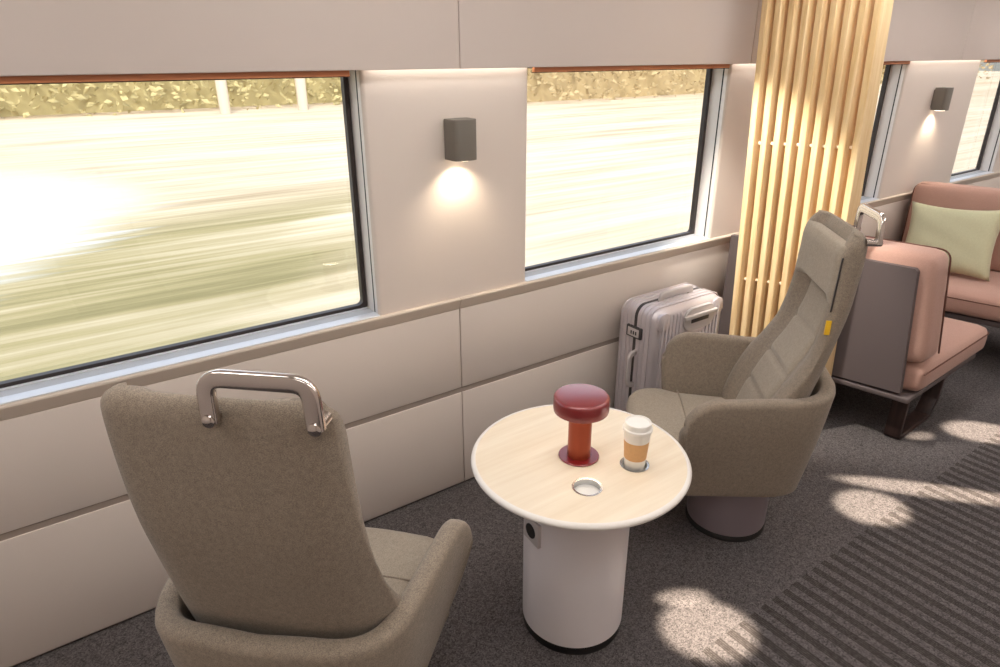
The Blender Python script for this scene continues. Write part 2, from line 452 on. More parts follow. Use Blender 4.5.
c = empty('added_spotlight', (1.95, -0.28, ZC), 0, 'added unseen ceiling spotlight aimed at the wooden slat screen', 'added_spotlight')  # added fitting; its spot stands in for window light on the slats
lathe('ring', [(0.045, -0.008), (0.05, -0.004), (0.05, 0.0)], M['fitting'], c, 32)
lathe('lens', [(0.038, -0.0095), (0.038, -0.0085)], M['diffuser'], c, 32)
spot('screen_fill_light', (1.95, -0.28, ZC - 0.02), (2.76, -0.34, 1.02), 250, 40, 0.6, (1.0, 0.93, 0.82), 0.04)

# ------------------------------------------------------------------ wall sconces
def sconce(x, label):
    c = empty('wall_lamp', (x, 0.0, 1.405), 0, label, 'wall lamp', 'taupe wall lamps')
    hw, dp, h = 0.047, 0.082, 0.138
    pl = [(-hw, 0), (hw, 0), (hw, -dp * 0.72)] + [(hw * math.cos(t), -dp * 0.72 - dp * 0.28 * math.sin(t)) for t in [PI * k / 16 for k in range(1, 16)]] + [(-hw, -dp * 0.72)]
    bm = bmesh.new()
    sh = lambda s, z: [(px * s, -0.008 + (py + 0.05) * s - 0.05, z) for px, py in pl]
    loops = [sh(0.90, 0.004), sh(1.0, 0.0), sh(1.0, h - 0.002), sh(0.97, h)]
    bm_loft(bm, loops)
    link('lamp_body', bm, M['taupe'], c, True, 30)
    box('wall_plate', -0.04, 0.04, -0.009, 0.0, 0.015, h - 0.015, M['taupe'], c)
    lathe('bulb_lens', [(0.03, -0.003), (0.03, 0.003)], emission('bulb_glow', (1, 0.85, 0.65, 1), 6), c, 24, (0, -0.045))
    l = spot('sconce_light', (x, -0.066, 1.403), (x, 0.0, 1.165), 11.0, 120, 1.0, (1.0, 0.83, 0.62), 0.012)
    return c
sconce(1.283, 'taupe wall lamp glowing downward between the two large windows')
sconce(4.96, 'smaller looking taupe wall lamp far right above the pink bench')

# ------------------------------------------------------------------ swivel armchairs
def armchair(name, loc, rz, s, label, tagged):
    """faces +x; s=+1 puts the grab handle on the -y (right) side"""
    c = empty(name, loc, rz, label, 'armchair', 'swivel armchairs at the round table')
    # pedestal
    pl = lathe('pedestal', [(0.150, 0.022), (0.152, 0.03), (0.152, 0.275)], M['pedestal'], c, 72)
    lathe('shade_ring', [(0.154, 0.0), (0.154, 0.010), (0.148, 0.022)], M['black'], pl, 72)  # black ring standing in for the shadow at the pedestal foot
    # upholstered tub: U-shaped wall swept between a lower and an upper outline
    zb, zt, th = 0.255, 0.688, 0.052
    def outline(xf, wf, xr, wr, bow, n=15):
        P0, Cc, Mid = Vector((xf, wf)), Vector((xr, wr)), Vector((xr - bow, 0))
        A = P0 + (Cc - P0) * 0.66; B = Cc + (Mid - Cc) * 0.52; pts = []
        for i in range(n): pts.append(P0 + (A - P0) * (i / n) ** 1.8)
        for i in range(n): t = i / n; pts.append(A * (1 - t) ** 2 + Cc * 2 * t * (1 - t) + B * t * t)
        for i in range(9): t = i / 9; pts.append(B + (Mid - B) * t)
        return pts + [Mid] + [Vector((p.x, -p.y)) for p in reversed(pts)]
    top = outline(0.255, 0.335, -0.250, 0.266, 0.022); bot = outline(0.235, 0.250, -0.205, 0.215, 0.018)
    N = len(top); secs = []; d = 0.0
    for i in range(N):
        j = min(i, N - 1 - i)
        d = (top[i] - top[0]).length if i < N // 2 else (top[i] - top[-1]).length
        R = 0.11
        drop = 0.0 if d >= R or j > 20 else (R - math.sqrt(max(0, R * R - (R - d) ** 2))) * 0.9
        z_top = zt - drop + 0.020 * ss(18, 32, j)
        tg = (top[min(i + 1, N - 1)] - top[max(i - 1, 0)]).normalized(); nn = Vector((-tg.y, tg.x))
        if nn.dot(top[i]) < 0: nn = -nn
        if i == 0 or i == N - 1: nn = Vector((0, 1 if i == 0 else -1))
        b, t = bot[i], top[i]
        def at(p, o, z): q = p - nn * o; return (q.x, q.y * s, z)
        sec = [at(b, 0.05, zb), at(b, 0.016, zb + 0.003), at(b, 0.003, zb + 0.014), at(b, 0.0, zb + 0.035)]
        for q in (0.25, 0.5, 0.75):
            m_ = b + (t - b) * q; z = zb + 0.035 + (z_top - 0.03 - zb - 0.035) * q
            sec.append(at(m_, -0.004 * math.sin(PI * q), z))
        sec += [at(t, 0.0, z_top - 0.022), at(t, 0.003, z_top - 0.009), at(t, 0.010, z_top - 0.002), at(t, th / 2, z_top), at(t, th - 0.010, z_top - 0.002), at(t, th - 0.003, z_top - 0.009), at(t, th, z_top - 0.022)]
        mi = b + (t - b) * 0.5
        sec += [at(mi, th, min(0.48, z_top - 0.05)), at(b, 0.05, zb + 0.02)]
        secs.append(sec)
    def tipend(sec, dx, sh):
        cx = sum(p[0] for p in sec) / len(sec); cy = sum(p[1] for p in sec) / len(sec); cz = sum(p[2] for p in sec) / len(sec)
        return [(p[0] + dx, cy + (p[1] - cy) * sh, cz + (p[2] - cz) * (0.6 + 0.4 * sh)) for p in sec]
    secs = [tipend(secs[0], 0.016, 0.45), tipend(secs[0], 0.011, 0.8)] + secs + [tipend(secs[-1], 0.011, 0.8), tipend(secs[-1], 0.016, 0.45)]
    bm = bmesh.new(); bm_loft(bm, secs)
    # underside of the tub
    lowp = [(p.x * 0.8, p.y * s * 0.8, zb + 0.001) for p in bot]
    bm.faces.new([bm.verts.new(p) for p in lowp])
    link('tub_shell', bm, M['fabric'], c, True, 60)
    # seat cushion: rounded plan, domed top, rolled front edge, one cross seam
    def seat_outline(x0, x1, w0, w1, rc, n=8):
        pts = [(x0, -w0), (x1 * 0.55, -(w1 + w0) / 2 - 0.004)]
        for k in range(n + 1):
            a = -PI / 2 + PI / 2 * k / n; pts.append((x1 - rc + rc * math.cos(a), -w1 + rc + rc * math.sin(a)))
        for k in range(1, 6): pts.append((x1 + 0.012 * math.sin(PI * k / 6), -w1 + rc + (2 * w1 - 2 * rc) * k / 6))
        for k in range(n + 1):
            a = PI / 2 * k / n; pts.append((x1 - rc + rc * math.cos(a), w1 - rc + rc * math.sin(a)))
        pts += [(x1 * 0.55, (w1 + w0) / 2 + 0.004), (x0, w0)]
        return pts
    so = seat_outline(-0.16, 0.415, 0.185, 0.265, 0.11)
    ctr = (0.12, 0.0); bm = bmesh.new(); loops = []
    for sc, z in ((0.90, 0.290), (0.97, 0.296), (1.0, 0.32), (1.0, 0.405), (0.985, 0.430), (0.955, 0.445), (0.88, 0.455), (0.6, 0.463), (0.3, 0.466)):
        loops.append([(ctr[0] + (x - ctr[0]) * sc, (ctr[1] + (y - ctr[1]) * sc) * s, z) for x, y in so])
    bm_loft(bm, loops)
    st = link('seat', bm, M['fabric_seat'], c, True, 60)
    bm = bmesh.new(); bm_sweep(bm, [(0.205, -0.245 + 0.49 * k / 12, 0.4665 - 0.018 * abs(2 * k / 12 - 1) ** 3) for k in range(13)], circ(0.0035, 6))
    link('seat_seam', bm, M['fabric'], st, True)
    # high back
    Z = [0.44, 0.55, 0.66, 0.74, 0.82, 0.95, 1.08, 1.17, 1.232]
    EDGE = [0.040, 0.005, -0.045, -0.096, -0.136, -0.162, -0.170, -0.173, -0.178]
    FRNT = [0.005, -0.032, -0.080, -0.120, -0.162, -0.203, -0.212, -0.204, -0.196]
    WG = [e_ - f_ for e_, f_ in zip(EDGE, FRNT)]
    REAR = [-0.150, -0.166, -0.190, -0.210, -0.228, -0.250, -0.258, -0.260, -0.257]
    RND = [0.110, 0.105, 0.092, 0.080, 0.066, 0.050, 0.034, 0.026, 0.022]
    HW = [0.225, 0.243, 0.247, 0.242, 0.235, 0.224, 0.216, 0.212, 0.209]
    ztop = 1.232
    def surf_front(y, z, w): return interp(Z, FRNT, z) + interp(Z, WG, z) * ss(0.50, 0.82, abs(y) / w) - 0.014 * (abs(y) / w) ** 16 - 0.022 * ss(1.13, ztop, z) ** 2
    zl = [0.44 + 0.012 * k for k in range(0, 64)]
    zl = [z for z in zl if z < ztop - 0.035] + [ztop - 0.035 + 0.035 * math.sin(PI / 2 * k / 6) for k in range(0, 7)]
    ph = [-PI / 2 + PI * k / 26 for k in range(27)]
    secs = []
    for z in zl:
        q = max(0.0, (z - (ztop - 0.035)) / 0.035); ins = 0.030 * (1 - math.sqrt(max(0, 1 - q * q)))
        qb = max(0.0, (0.47 - z) / 0.03); ins += 0.012 * qb
        w = interp(Z, HW, z); xr_ = interp(Z, REAR, z)
        w2 = w - ins * 1.3
        sec = []
        for p in ph:
            y = w2 * math.sin(p); sec.append((xr_ + ins * 0.7 + 0.008 * (y / w) ** 2 + interp(Z, RND, z) * (abs(y) / w2) ** (5 + 7 * ss(0.8, 1.2, z)), y * s, z))
        for p in reversed(ph):
            y = w2 * math.sin(p); rx_ = xr_ + ins * 0.7 + 0.008 * (y / w) ** 2 + interp(Z, RND, z) * (abs(y) / w2) ** (5 + 7 * ss(0.8, 1.2, z))
            sec.append((max(rx_ + 0.006, surf_front(y, z, w2) - ins * 0.45), y * s, z))
        secs.append(sec)
    bm = bmesh.new(); rings = bm_loft(bm, secs, cap=False)
    bm.verts.ensure_lookup_table(); nS = len(secs[0])
    for base in (0, (len(secs) - 1) * nS):
        vv = [bm.verts[base + q] for q in range(nS)]
        for q in range(len(ph) - 1): bm.faces.new((vv[q], vv[q + 1], vv[nS - 2 - q], vv[nS - 1 - q]))
    back = link('backrest', bm, M['fabric'], c, True, 70)
    # inset quilted panel and headrest pad lying on the front
    def pad(nm, z0, z1, fw, puff, mat, seams=(), flat=False):
        bm = bmesh.new(); nz = 44; ny = 25; grid = []
        for i in range(nz + 1):
            z = z0 + (z1 - z0) * i / nz; row = []
            for j in range(ny):
                tt = -1 + 2 * j / (ny - 1); w = interp(Z, HW, z) * fw
                y = w * tt
                e = min(1 - abs(tt), (z - z0) / 0.05 if z - z0 < 0.05 else 1, (z1 - z) / 0.05 if z1 - z < 0.05 else 1)
                bulge = puff * (1 - (1 - min(1, max(0, e) * 5)) ** 2) 
                for zs in seams: bulge -= 0.010 * math.exp(-((z - zs) / 0.008) ** 2)
                base_ = surf_front(y, z, interp(Z, HW, z))
                if flat: base_ += (interp(Z, EDGE, z) - 0.022 * ss(1.13, ztop, z) ** 2 - base_) * ss(0.99, 1.03, z) * 0.9 * (1 - abs(tt) ** 8)
                row.append(bm.verts.new((base_ - 0.003 + bulge, y * s, z)))
            grid.append(row)
        for i in range(nz):
            for j in range(ny - 1): bm.faces.new((grid[i][j], grid[i][j + 1], grid[i + 1][j + 1], grid[i + 1][j]))
        # closed at the back
        rim = [grid[0][j] for j in range(ny)] + [grid[i][-1] for i in range(1, nz + 1)] + [grid[-1][j] for j in range(ny - 2, -1, -1)] + [grid[i][0] for i in range(nz - 1, 0, -1)]
        low = [bm.verts.new((v.co.x - 0.015, v.co.y, v.co.z)) for v in rim]
        for a in range(len(rim)): bm.faces.new((rim[a], low[a], low[(a + 1) % len(rim)], rim[(a + 1) % len(rim)]))
        return link(nm, bm, mat, c, True, 70)
    pad('back_cushion', 0.47, 0.998, 0.53, 0.012, M['fabric_seat'], (0.587, 0.712, 0.858))
    hr_ = pad('headrest', 1.003, 1.196, 0.93, 0.008, M['fabric_seat'], (), True)
    for sy in (-s,):
        bm = bmesh.new(); bm_sweep(bm, [(surf_front(sy * interp(Z, HW, z) * 0.945, z, interp(Z, HW, z)) + 0.003, sy * interp(Z, HW, z) * 0.945, z) for z in [0.985 + 0.0088 * k_ for k_ in range(21)]], circ(0.0028, 6), up=Vector((0, 1, 0)))
        link('headrest_piping', bm, M['case_dark'], hr_, True)
    if tagged:
        box('pull_tab', -0.172, -0.156, min(s * -0.2275, s * -0.2195), max(s * -0.2275, s * -0.2195), 0.912, 0.960, M['yellow'], c, 0.001)
    # grab handle: flat chrome loop standing off the rear face
    y0, y1 = -0.200 * s, -0.022 * s
    xr_ = -0.245
    path = fillet([(xr_ - 0.024, y0, 1.210), (xr_ - 0.024, y0 * 0.985, 1.288), (xr_ - 0.024, y1 - 0.002 * s, 1.288), (xr_ - 0.024, y1, 1.210)], 0.030, 8)
    bm = bmesh.new()
    # keep the section square to the loop's own plane
    pts = [Vector(p) for p in path]; secs = []; sec2 = rrect(0.015, 0.029, 0.004, 3)
    for i, p in enumerate(pts):
        t = (pts[min(i + 1, len(pts) - 1)] - pts[max(i - 1, 0)]).normalized()
        a = Vector((1, 0, 0)); 
        if abs(t.dot(a)) > 0.9: a = Vector((0, 0, 1))
        a = (a - t * a.dot(t)).normalized(); b = t.cross(a)
        secs.append([tuple(p + a * q0 + b * q1) for q0, q1 in sec2])
    bm_loft(bm, secs)
    hd = link('grab_handle', bm, M['chrome'], c, True, 40)
    for yy in (y0, y1):
        bm = bmesh.new()
        secs = [[(x, yy + rr_ * math.cos(2 * PI * k / 20), 1.213 + rr_ * math.sin(2 * PI * k / 20)) for k in range(20)] for x, rr_ in ((xr_ + 0.012, 0.0115), (xr_ - 0.033, 0.0115), (xr_ - 0.035, 0.009))]
        bm_loft(bm, secs); link('mounting_stud', bm, M['chrome'], hd, True, 40)
    return c
armchair('swivel_armchair', (0.328, -0.858, 0), 0.80, +1, 'taupe swivel armchair seen from behind in the left foreground with chrome handle', False)
armchair('swivel_armchair', (2.025, -0.815, 0), PI - 0.735, -1, 'taupe swivel armchair beyond the round table with a yellow tab, facing left', True)

# ------------------------------------------------------------------ round table
TX, TY, TZ = 1.1756, -0.8415, 0.6346
HOLES = [(1.087 - TX, -0.972 - TY), (1.276 - TX, -0.970 - TY)]
t = empty('round_table', (TX, TY, 0), 0, 'round pale wood table on a white drum base between the armchairs', 'table')
lathe('base_drum', [(0.160, 0.026), (0.1655, 0.032), (0.1655, 0.612)], M['white'], t, 96)
lathe('plinth_ring', [(0.163, 0.0), (0.163, 0.024), (0.150, 0.027)], M['black'], t, 64)
# tabletop disc with two holes, white rounded edge band
RT, RI, HR = 0.328, 0.314, 0.040
bm = bmesh.new()
seg = 96
outer = [bm.verts.new((RI * math.cos(2 * PI * k / seg), RI * math.sin(2 * PI * k / seg), TZ)) for k in range(seg)]
edges = [bm.edges.new((outer[k], outer[(k + 1) % seg])) for k in range(seg)]
wells = []
for hx, hy in HOLES:
    ring = [bm.verts.new((hx + HR * math.cos(2 * PI * k / 40), hy + HR * math.sin(2 * PI * k / 40), TZ)) for k in range(40)]
    edges += [bm.edges.new((ring[k], ring[(k + 1) % 40])) for k in range(40)]; wells.append(ring)
bmesh.ops.triangle_fill(bm, use_beauty=True, use_dissolve=False, edges=edges)
dead = [fc for fc in bm.faces if any((fc.calc_center_median().x - hx) ** 2 + (fc.calc_center_median().y - hy) ** 2 < (HR * 0.98) ** 2 for hx, hy in HOLES)]
bmesh.ops.delete(bm, geom=dead, context='FACES_ONLY')
ext = bmesh.ops.extrude_edge_only(bm, edges=[e for e in bm.edges if e.is_boundary])
for v in ext['geom']:
    if isinstance(v, bmesh.types.BMVert): v.co.z -= 0.020
link('tabletop', bm, M['birch'], t)
lathe('edge_band', [(RI - 0.002, TZ - 0.019), (RT - 0.010, TZ - 0.019), (RT - 0.002, TZ - 0.014), (RT, TZ - 0.008), (RT - 0.003, TZ - 0.002), (RT - 0.009, TZ + 0.0012), (RI, TZ + 0.0012), (RI - 0.002, TZ - 0.019)], M['rim'], t, 96, (0, 0), False, False, 50)
lathe('underside', [(0.12, TZ - 0.0195), (RI, TZ - 0.0195), (RI, TZ - 0.0185), (0.12, TZ - 0.0185)], M['rim'], t, 96)
M['chrome_ring'] = principled('brushed_steel', srgb(200, 198, 196), 0.25, metal=0.9)
for hx, hy in HOLES:
    cw = lathe('cup_holder', [(HR - 0.003, TZ - 0.019), (HR - 0.003, TZ + 0.0005), (HR + 0.003, TZ + 0.0015), (HR + 0.002, TZ - 0.001), (HR - 0.0005, TZ - 0.001), (HR - 0.0005, TZ - 0.019)], M['chrome_ring'], t, 48, (hx, hy), False, False, 40)
    lathe('holder_base', [(HR - 0.001, TZ - 0.0195), (HR - 0.001, TZ - 0.0175)], M['cup'], cw, 48, (hx, hy))
# power socket set into the drum, towards the left
sa = math.radians(175)
so_ = bpy.data.objects.new('power_socket', None); COL.objects.link(so_); so_.parent = t
so_.location = (0.1655 * math.cos(sa), 0.1655 * math.sin(sa), 0.425); so_.rotation_euler = (0, 0, sa)
box('socket_plate', -0.02, 0.006, -0.040, 0.040, -0.042, 0.042, M['case_trim'], so_, 0.003)
bm = bmesh.new(); bm_loft(bm, [[(x, r_ * math.cos(2 * PI * k / 24), r_ * math.sin(2 * PI * k / 24)) for k in range(24)] for x, r_ in ((0.0055, 0.024), (0.0085, 0.024), (0.0085, 0.021))])
link('socket_well', bm, M['black'], so_, True, 30)

# lamp on the table
l = empty('table_lamp', (1.172, -0.841, TZ), 0, 'small wine red mushroom table lamp in the middle of the round table', 'lamp')
lathe('lamp_base', [(0.058, 0.0), (0.0605, 0.0015), (0.0605, 0.0045), (0.059, 0.006), (0.0, 0.006)], M['red'], l, 64, top=False)
lathe('lamp_stem', [(0.0345, 0.006), (0.0345, 0.138)], M['lamplit_stem'], l, 48)
lathe('lamp_diffuser', [(0.0, 0.136), (0.036, 0.136), (0.040, 0.141), (0.044, 0.158), (0.0, 0.158)], emission('warm_bulb', (1.0, 0.85, 0.62, 1), 14.0), l, 48, top=False, bot=False)
lathe('lamp_shade', [(0.0, 0.158), (0.058, 0.157), (0.076, 0.156), (0.0805, 0.159), (0.0815, 0.165), (0.0815, 0.1955), (0.0802, 0.2015), (0.0770, 0.2048), (0.0730, 0.206), (0.0, 0.2062)], M['red'], l, 72, top=False, bot=False, angle=32)

# paper cup
cx_, cy_ = TX + HOLES[1][0], TY + HOLES[1][1]
cu = empty('coffee_cup', (cx_, cy_, TZ - 0.0173), 0, 'white takeaway coffee cup with tan sleeve standing in the table holder', 'cup')
lathe('cup_body', [(0.0, 0.0), (0.0275, 0.0), (0.029, 0.004), (0.0385, 0.132), (0.0400, 0.137), (0.0385, 0.140)], M['cup'], cu, 48, bot=False)
lathe('cup_sleeve', [(0.0322, 0.045), (0.0318, 0.045), (0.0362, 0.104), (0.0366, 0.104), (0.0325, 0.045)], M['kraft'], cu, 48, top=False, bot=False)
lathe('cup_lid', [(0.0405, 0.134), (0.0425, 0.136), (0.0425, 0.144), (0.0395, 0.147), (0.0375, 0.162), (0.0345, 0.1635), (0.0325, 0.159), (0.0, 0.158)], M['cup'], cu, 48, top=False, bot=True)

# ------------------------------------------------------------------ slatted screen
P0 = Vector((2.683, -0.1788)); DD = Vector((0.485, -0.875))
scn = empty('slat_screen', (2.8, -0.40, 0), math.atan2(DD.y, DD.x), 'tall screen of nine pale ash slats from floor to ceiling', 'room divider')
rinv = Matrix.Rotation(-math.atan2(DD.y, DD.x), 3, 'Z')
def loc_s(x, y, z): return rinv @ Vector((x - 2.8, y + 0.40, z))
for k in range(9):
    secs = []
    for z in (0.01, ZC - 0.002):
        s_ = 0.018 + 0.0526 * k + 0.0375 * (1.962 - z)
        p = P0 + DD * s_
        ty, tx = 0.029, 0.085
        if k == 8: tx = 0.095
        rr = 0.003
        lp = [(p.x + rr, p.y), (p.x, p.y - rr), (p.x, p.y - ty + rr), (p.x + rr, p.y - ty), (p.x + tx - rr, p.y - ty), (p.x + tx, p.y - ty + rr), (p.x + tx, p.y - rr), (p.x + tx - rr, p.y)]
        secs.append([tuple(loc_s(x, y, z)) for x, y in lp])
    bm = bmesh.new(); bm_loft(bm, secs)
    link('slat', bm, M['ash'], scn, False)
for z in (0.735, 1.375):
    for k in range(8):
        s_ = 0.018 + 0.0526 * k + 0.0375 * (1.962 - z)
        p = P0 + DD * s_; q = P0 + DD * (s_ + 0.0526)
        a = Vector((p.x + 0.045, p.y - 0.028, z)); b = Vector((p.x + 0.045, q.y + 0.002, z))
        bm = bmesh.new(); bm_sweep(bm, [tuple(loc_s(*a)), tuple(loc_s(*b))], circ(0.008, 12))
        link('spacer', bm, M['ash_pin'], scn, True, 40)
a = P0 + DD * 0.0; b = P0 + DD * 0.58
bm = bmesh.new(); bm_sweep(bm, [tuple(loc_s(a.x + .04, a.y - .02, ZC - 0.02)), tuple(loc_s(b.x + .04, b.y - .02, ZC - 0.02))], rrect(0.036, 0.11, 0.004)); link('head_rail', bm, M['darkwood'], scn, True, 40)
bm = bmesh.new(); a = P0 + DD * 0.06; b = P0 + DD * 0.50; bm_sweep(bm, [tuple(loc_s(a.x + .04, a.y - .02, 0.012)), tuple(loc_s(b.x + .04, b.y - .02, 0.012))], rrect(0.022, 0.11, 0.004)); link('foot_rail', bm, M['darkwood'], scn, True, 40)

# ------------------------------------------------------------------ suitcase
sc_ = empty('suitcase', (2.365, -0.155, 0), math.radians(0), 'silver ribbed suitcase standing against the wall behind the far armchair', 'suitcase')
W2, D2, HT = 0.235, 0.120, 0.70
def shell_half(y0, y1, mat, nm):
    """half of the case: ribbed rounded block between y0 and y1"""
    bm = bmesh.new(); zb_ = 0.045
    out_ = (y0 + y1) / 2
    face = y0 if abs(y0) > abs(y1) else y1
    inner = y1 if face == y0 else y0
    sg = 1 if face > 0 else -1
    oc = rrect(2 * W2, HT - zb_, 0.055, 6)
    loops = []
    for ins, y in ((0, inner), (0, inner + (face - inner) * 0.62), (0.006, face - sg * 0.022), (0.018, face - sg * 0.006), (0.032, face)):
        loops.append([((abs(x) - ins * abs(x) / W2) * (1 if x > 0 else -1), y, zb_ + (HT - zb_) / 2 + z * (1 - ins / ((HT - zb_) / 2))) for x, z in oc])
    bm_loft(bm, loops)
    o = link(nm, bm, mat, sc_, True, 40)
    # pressed ribs on the broad face
    if face < 0:
        nr = 17
        for k in range(nr):
            x = -W2 + 0.045 + (2 * W2 - 0.09) * k / (nr - 1)
            b2 = bmesh.new()
            ztop_ = HT - 0.03 if not (6 <= k <= 12) else HT - 0.155
            pth = [(x, face + 0.004, zb_ + 0.03), (x, face - 0.002, zb_ + 0.045), (x, face - 0.002, ztop_ - 0.012), (x, face + 0.006, ztop_)]
            bm_sweep(b2, pth, rrect(0.010, 0.013, 0.004, 3), up=Vector((0, 1, 0)))
            link('rib', b2, mat, o, True, 50)
    return o
front = shell_half(-D2, -0.004, M['case'], 'front_shell')
rear = shell_half(0.004, D2, M['case'], 'rear_shell')
# ribs across narrow left side and top
for sgn, par in ((-1, front), (1, rear)):
    for j in range(3):
        y = sgn * (0.030 + 0.026 * j)
        b2 = bmesh.new(); zb_ = 0.045
        pth = fillet([(-W2 - 0.0005, y, zb_ + 0.06), (-W2 - 0.0005, y, HT + 0.0005), (W2 + 0.0005, y, HT + 0.0005), (W2 + 0.0005, y, zb_ + 0.06)], 0.056, 8)
        bm_sweep(b2, pth, rrect(0.008, 0.006, 0.002, 2), up=Vector((0, 1, 0)))
        link('edge_rib', b2, M['case'], par, True, 50)
# frame seam
b2 = bmesh.new(); oc = [(x * 1.006, z) for x, z in rrect(2 * W2, HT - 0.045, 0.055, 6)]
bm_loft(b2, [[(x, y, 0.045 + (HT - 0.045) / 2 + z * 1.004) for x, z in oc] for y in (-0.008, 0.008)]); link('frame_seam', b2, M['case_dark'], sc_, True, 40)
# latch with combination wheels on the narrow side
lt = box('latch', -W2 - 0.012, -W2 + 0.004, -0.045, 0.045, 0.545, 0.600, M['case_dark'], sc_, 0.004)
box('latch_plate', -W2 - 0.0145, -W2 - 0.010, -0.034, 0.034, 0.553, 0.592, M['case_trim'], lt, 0.002)
for j in range(3): box('dial', -W2 - 0.0165, -W2 - 0.012, -0.018 + 0.014 * j - 0.004, -0.018 + 0.014 * j + 0.004, 0.563, 0.580, M['case_dark'], lt, 0.001)
# carry handles (side and top)
def handle(nm, pts, mat):
    b2 = bmesh.new(); bm_sweep(b2, fillet(pts, 0.03, 6), rrect(0.016, 0.026, 0.006, 3), up=Vector((0, 1, 0))); return link(nm, b2, mat, sc_, True, 40)
handle('side_handle', [(-W2 + 0.004, -0.012, 0.475), (-W2 - 0.038, -0.012, 0.465), (-W2 - 0.038, -0.012, 0.315), (-W2 + 0.004, -0.012, 0.305)], M['case_trim'])
b2 = bmesh.new(); bm_sweep(b2, fillet([(-0.105, -0.022, HT - 0.004), (-0.105, -0.026, HT + 0.026), (0.095, -0.026, HT + 0.026), (0.095, -0.022, HT - 0.004)], 0.025, 6), rrect(0.014, 0.034, 0.006, 3), up=Vector((0, 1, 0)))
link('top_handle', b2, M['case_trim'], sc_, True, 40)
# telescopic handle recess on the broad face
b2 = bmesh.new()
pl_ = rrect(0.215, 0.115, 0.05, 6)
bm_loft(b2, [[(0.055 + x * k_, y_, HT - 0.082 + z * k_) for x, z in pl_] for y_, k_ in ((-D2 + 0.010, 1.0), (-D2 - 0.006, 1.0), (-D2 - 0.010, 0.95))])
hp = link('handle_plate', b2, M['case_trim'], front, True, 40)
box('handle_slot', 0.055 - 0.062, 0.055 + 0.062, -D2 - 0.0125, -D2 - 0.004, HT - 0.100, HT - 0.070, M['case_dark'], front, 0.004)
b2 = bmesh.new(); bm_sweep(b2, [(-0.062, -D2 - 0.014, HT - 0.066), (0.05, -D2 - 0.016, HT - 0.064), (0.165, -D2 - 0.014, HT - 0.066)], rrect(0.014, 0.02, 0.004, 3), up=Vector((0, 1, 0))); link('pull_bar', b2, M['case_trim'], front, True, 40)
# corner caps
for sx in (-1, 1):
    b2 = bmesh.new(); pl_ = rrect(0.075, 0.085, 0.028, 5)
    bm_loft(b2, [[(sx * (W2 - 0.050) + x * k_, y_, HT - 0.058 + z * k_) for x, z in pl_] for y_, k_ in ((-D2 + 0.012, 1.0), (-D2 - 0.003, 1.0), (-D2 - 0.006, 0.9))])
    link('corner_guard', b2, M['case'], front, True, 40)
for sx in (-1, 1):
    for sy in (-1, 1):
        b2 = bmesh.new(); bm_loft(b2, [[(sx * 0.185 + x_, sy * 0.075 + 0.025 * math.cos(2 * PI * k / 24), 0.025 + 0.025 * math.sin(2 * PI * k / 24)) for k in range(24)] for x_ in (-0.014, 0.014)])
        wl = link('wheel', b2, M['black'], sc_, True, 40)
        box('caster_fork', sx * 0.185 - 0.02, sx * 0.185 + 0.02, sy * 0.075 - 0.02, sy * 0.075 + 0.02, 0.030, 0.052, M['case_dark'], wl, 0.004)

# ------------------------------------------------------------------ upholstered benches
def cushion(nm, x0, x1, y0, y1, z0, z1, rad, parent, mat=None, crown=0.012):
    """boxy cushion, all edges well rounded"""
    bm = bmesh.new(); bm_box(bm, x0, x1, y0, y1, z0, z1)
    bmesh.ops.subdivide_edges(bm, edges=bm.edges[:], cuts=11, use_grid_fill=True)
    cx, cy, cz = (x0 + x1) / 2, (y0 + y1) / 2, (z0 + z1) / 2; hx, hy, hz = (x1 - x0) / 2, (y1 - y0) / 2, (z1 - z0) / 2
    for v in bm.verts:
        p = Vector((v.co.x - cx, v.co.y - cy, v.co.z - cz))
        # denser towards the edges, then clamp into a rounded box
        for i, h in enumerate((hx, hy, hz)):
            t_ = p[i] / h; p[i] = h * math.sin(t_ * PI / 2) if abs(t_) < 1 else p[i]
        q = Vector((max(-hx + rad, min(hx - rad, p.x)), max(-hy + rad, min(hy - rad, p.y)), max(-hz + rad, min(hz - rad, p.z))))
        dlt = p - q
        if dlt.length > 1e-6: p = q + dlt.normalized() * min(rad, max(abs(dlt.x), abs(dlt.y), abs(dlt.z)))
        cr = crown * (1 - (p.x / hx) ** 2) * (1 - (p.y / hy) ** 2)
        if hz < hx: p.z += cr if p.z > 0 else 0
        else:
            cr = crown * (1 - (p.z / hz) ** 2) * (1 - (p.y / hy) ** 2); p.x += cr if p.x > 0 else 0
        v.co = Vector((cx, cy, cz)) + p
    return link(nm, bm, mat or M['pink'], parent, True)

def piping(parent, pts, rad=0.004):
    bm = bmesh.new(); bm_sweep(bm, pts, circ(rad, 6)); return link('piping', bm, M['pink_piping'], parent, True)

def loop_leg(parent, y, x0, x1, z1):
    bm = bmesh.new()
    path = fillet([(x0, y, z1), (x0, y, 0.012), (x1 - 0.06, y, 0.012), (x1, y, 0.09), (x1 + 0.02, y, z1)], 0.012, 3)
    pts = [Vector(p) for p in path]; secs = []; sec2 = rrect(0.024, 0.07, 0.003, 2)
    for i, p in enumerate(pts):
        t_ = (pts[min(i + 1, len(pts) - 1)] - pts[max(i - 1, 0)]).normalized()
        b = Vector((0, 1, 0)); a = b.cross(t_).normalized()
        secs.append([tuple(p + a * q0 + b * q1) for q0, q1 in sec2])
    bm_loft(bm, secs); return link('leg', bm, M['darkwood'], parent, True, 40)

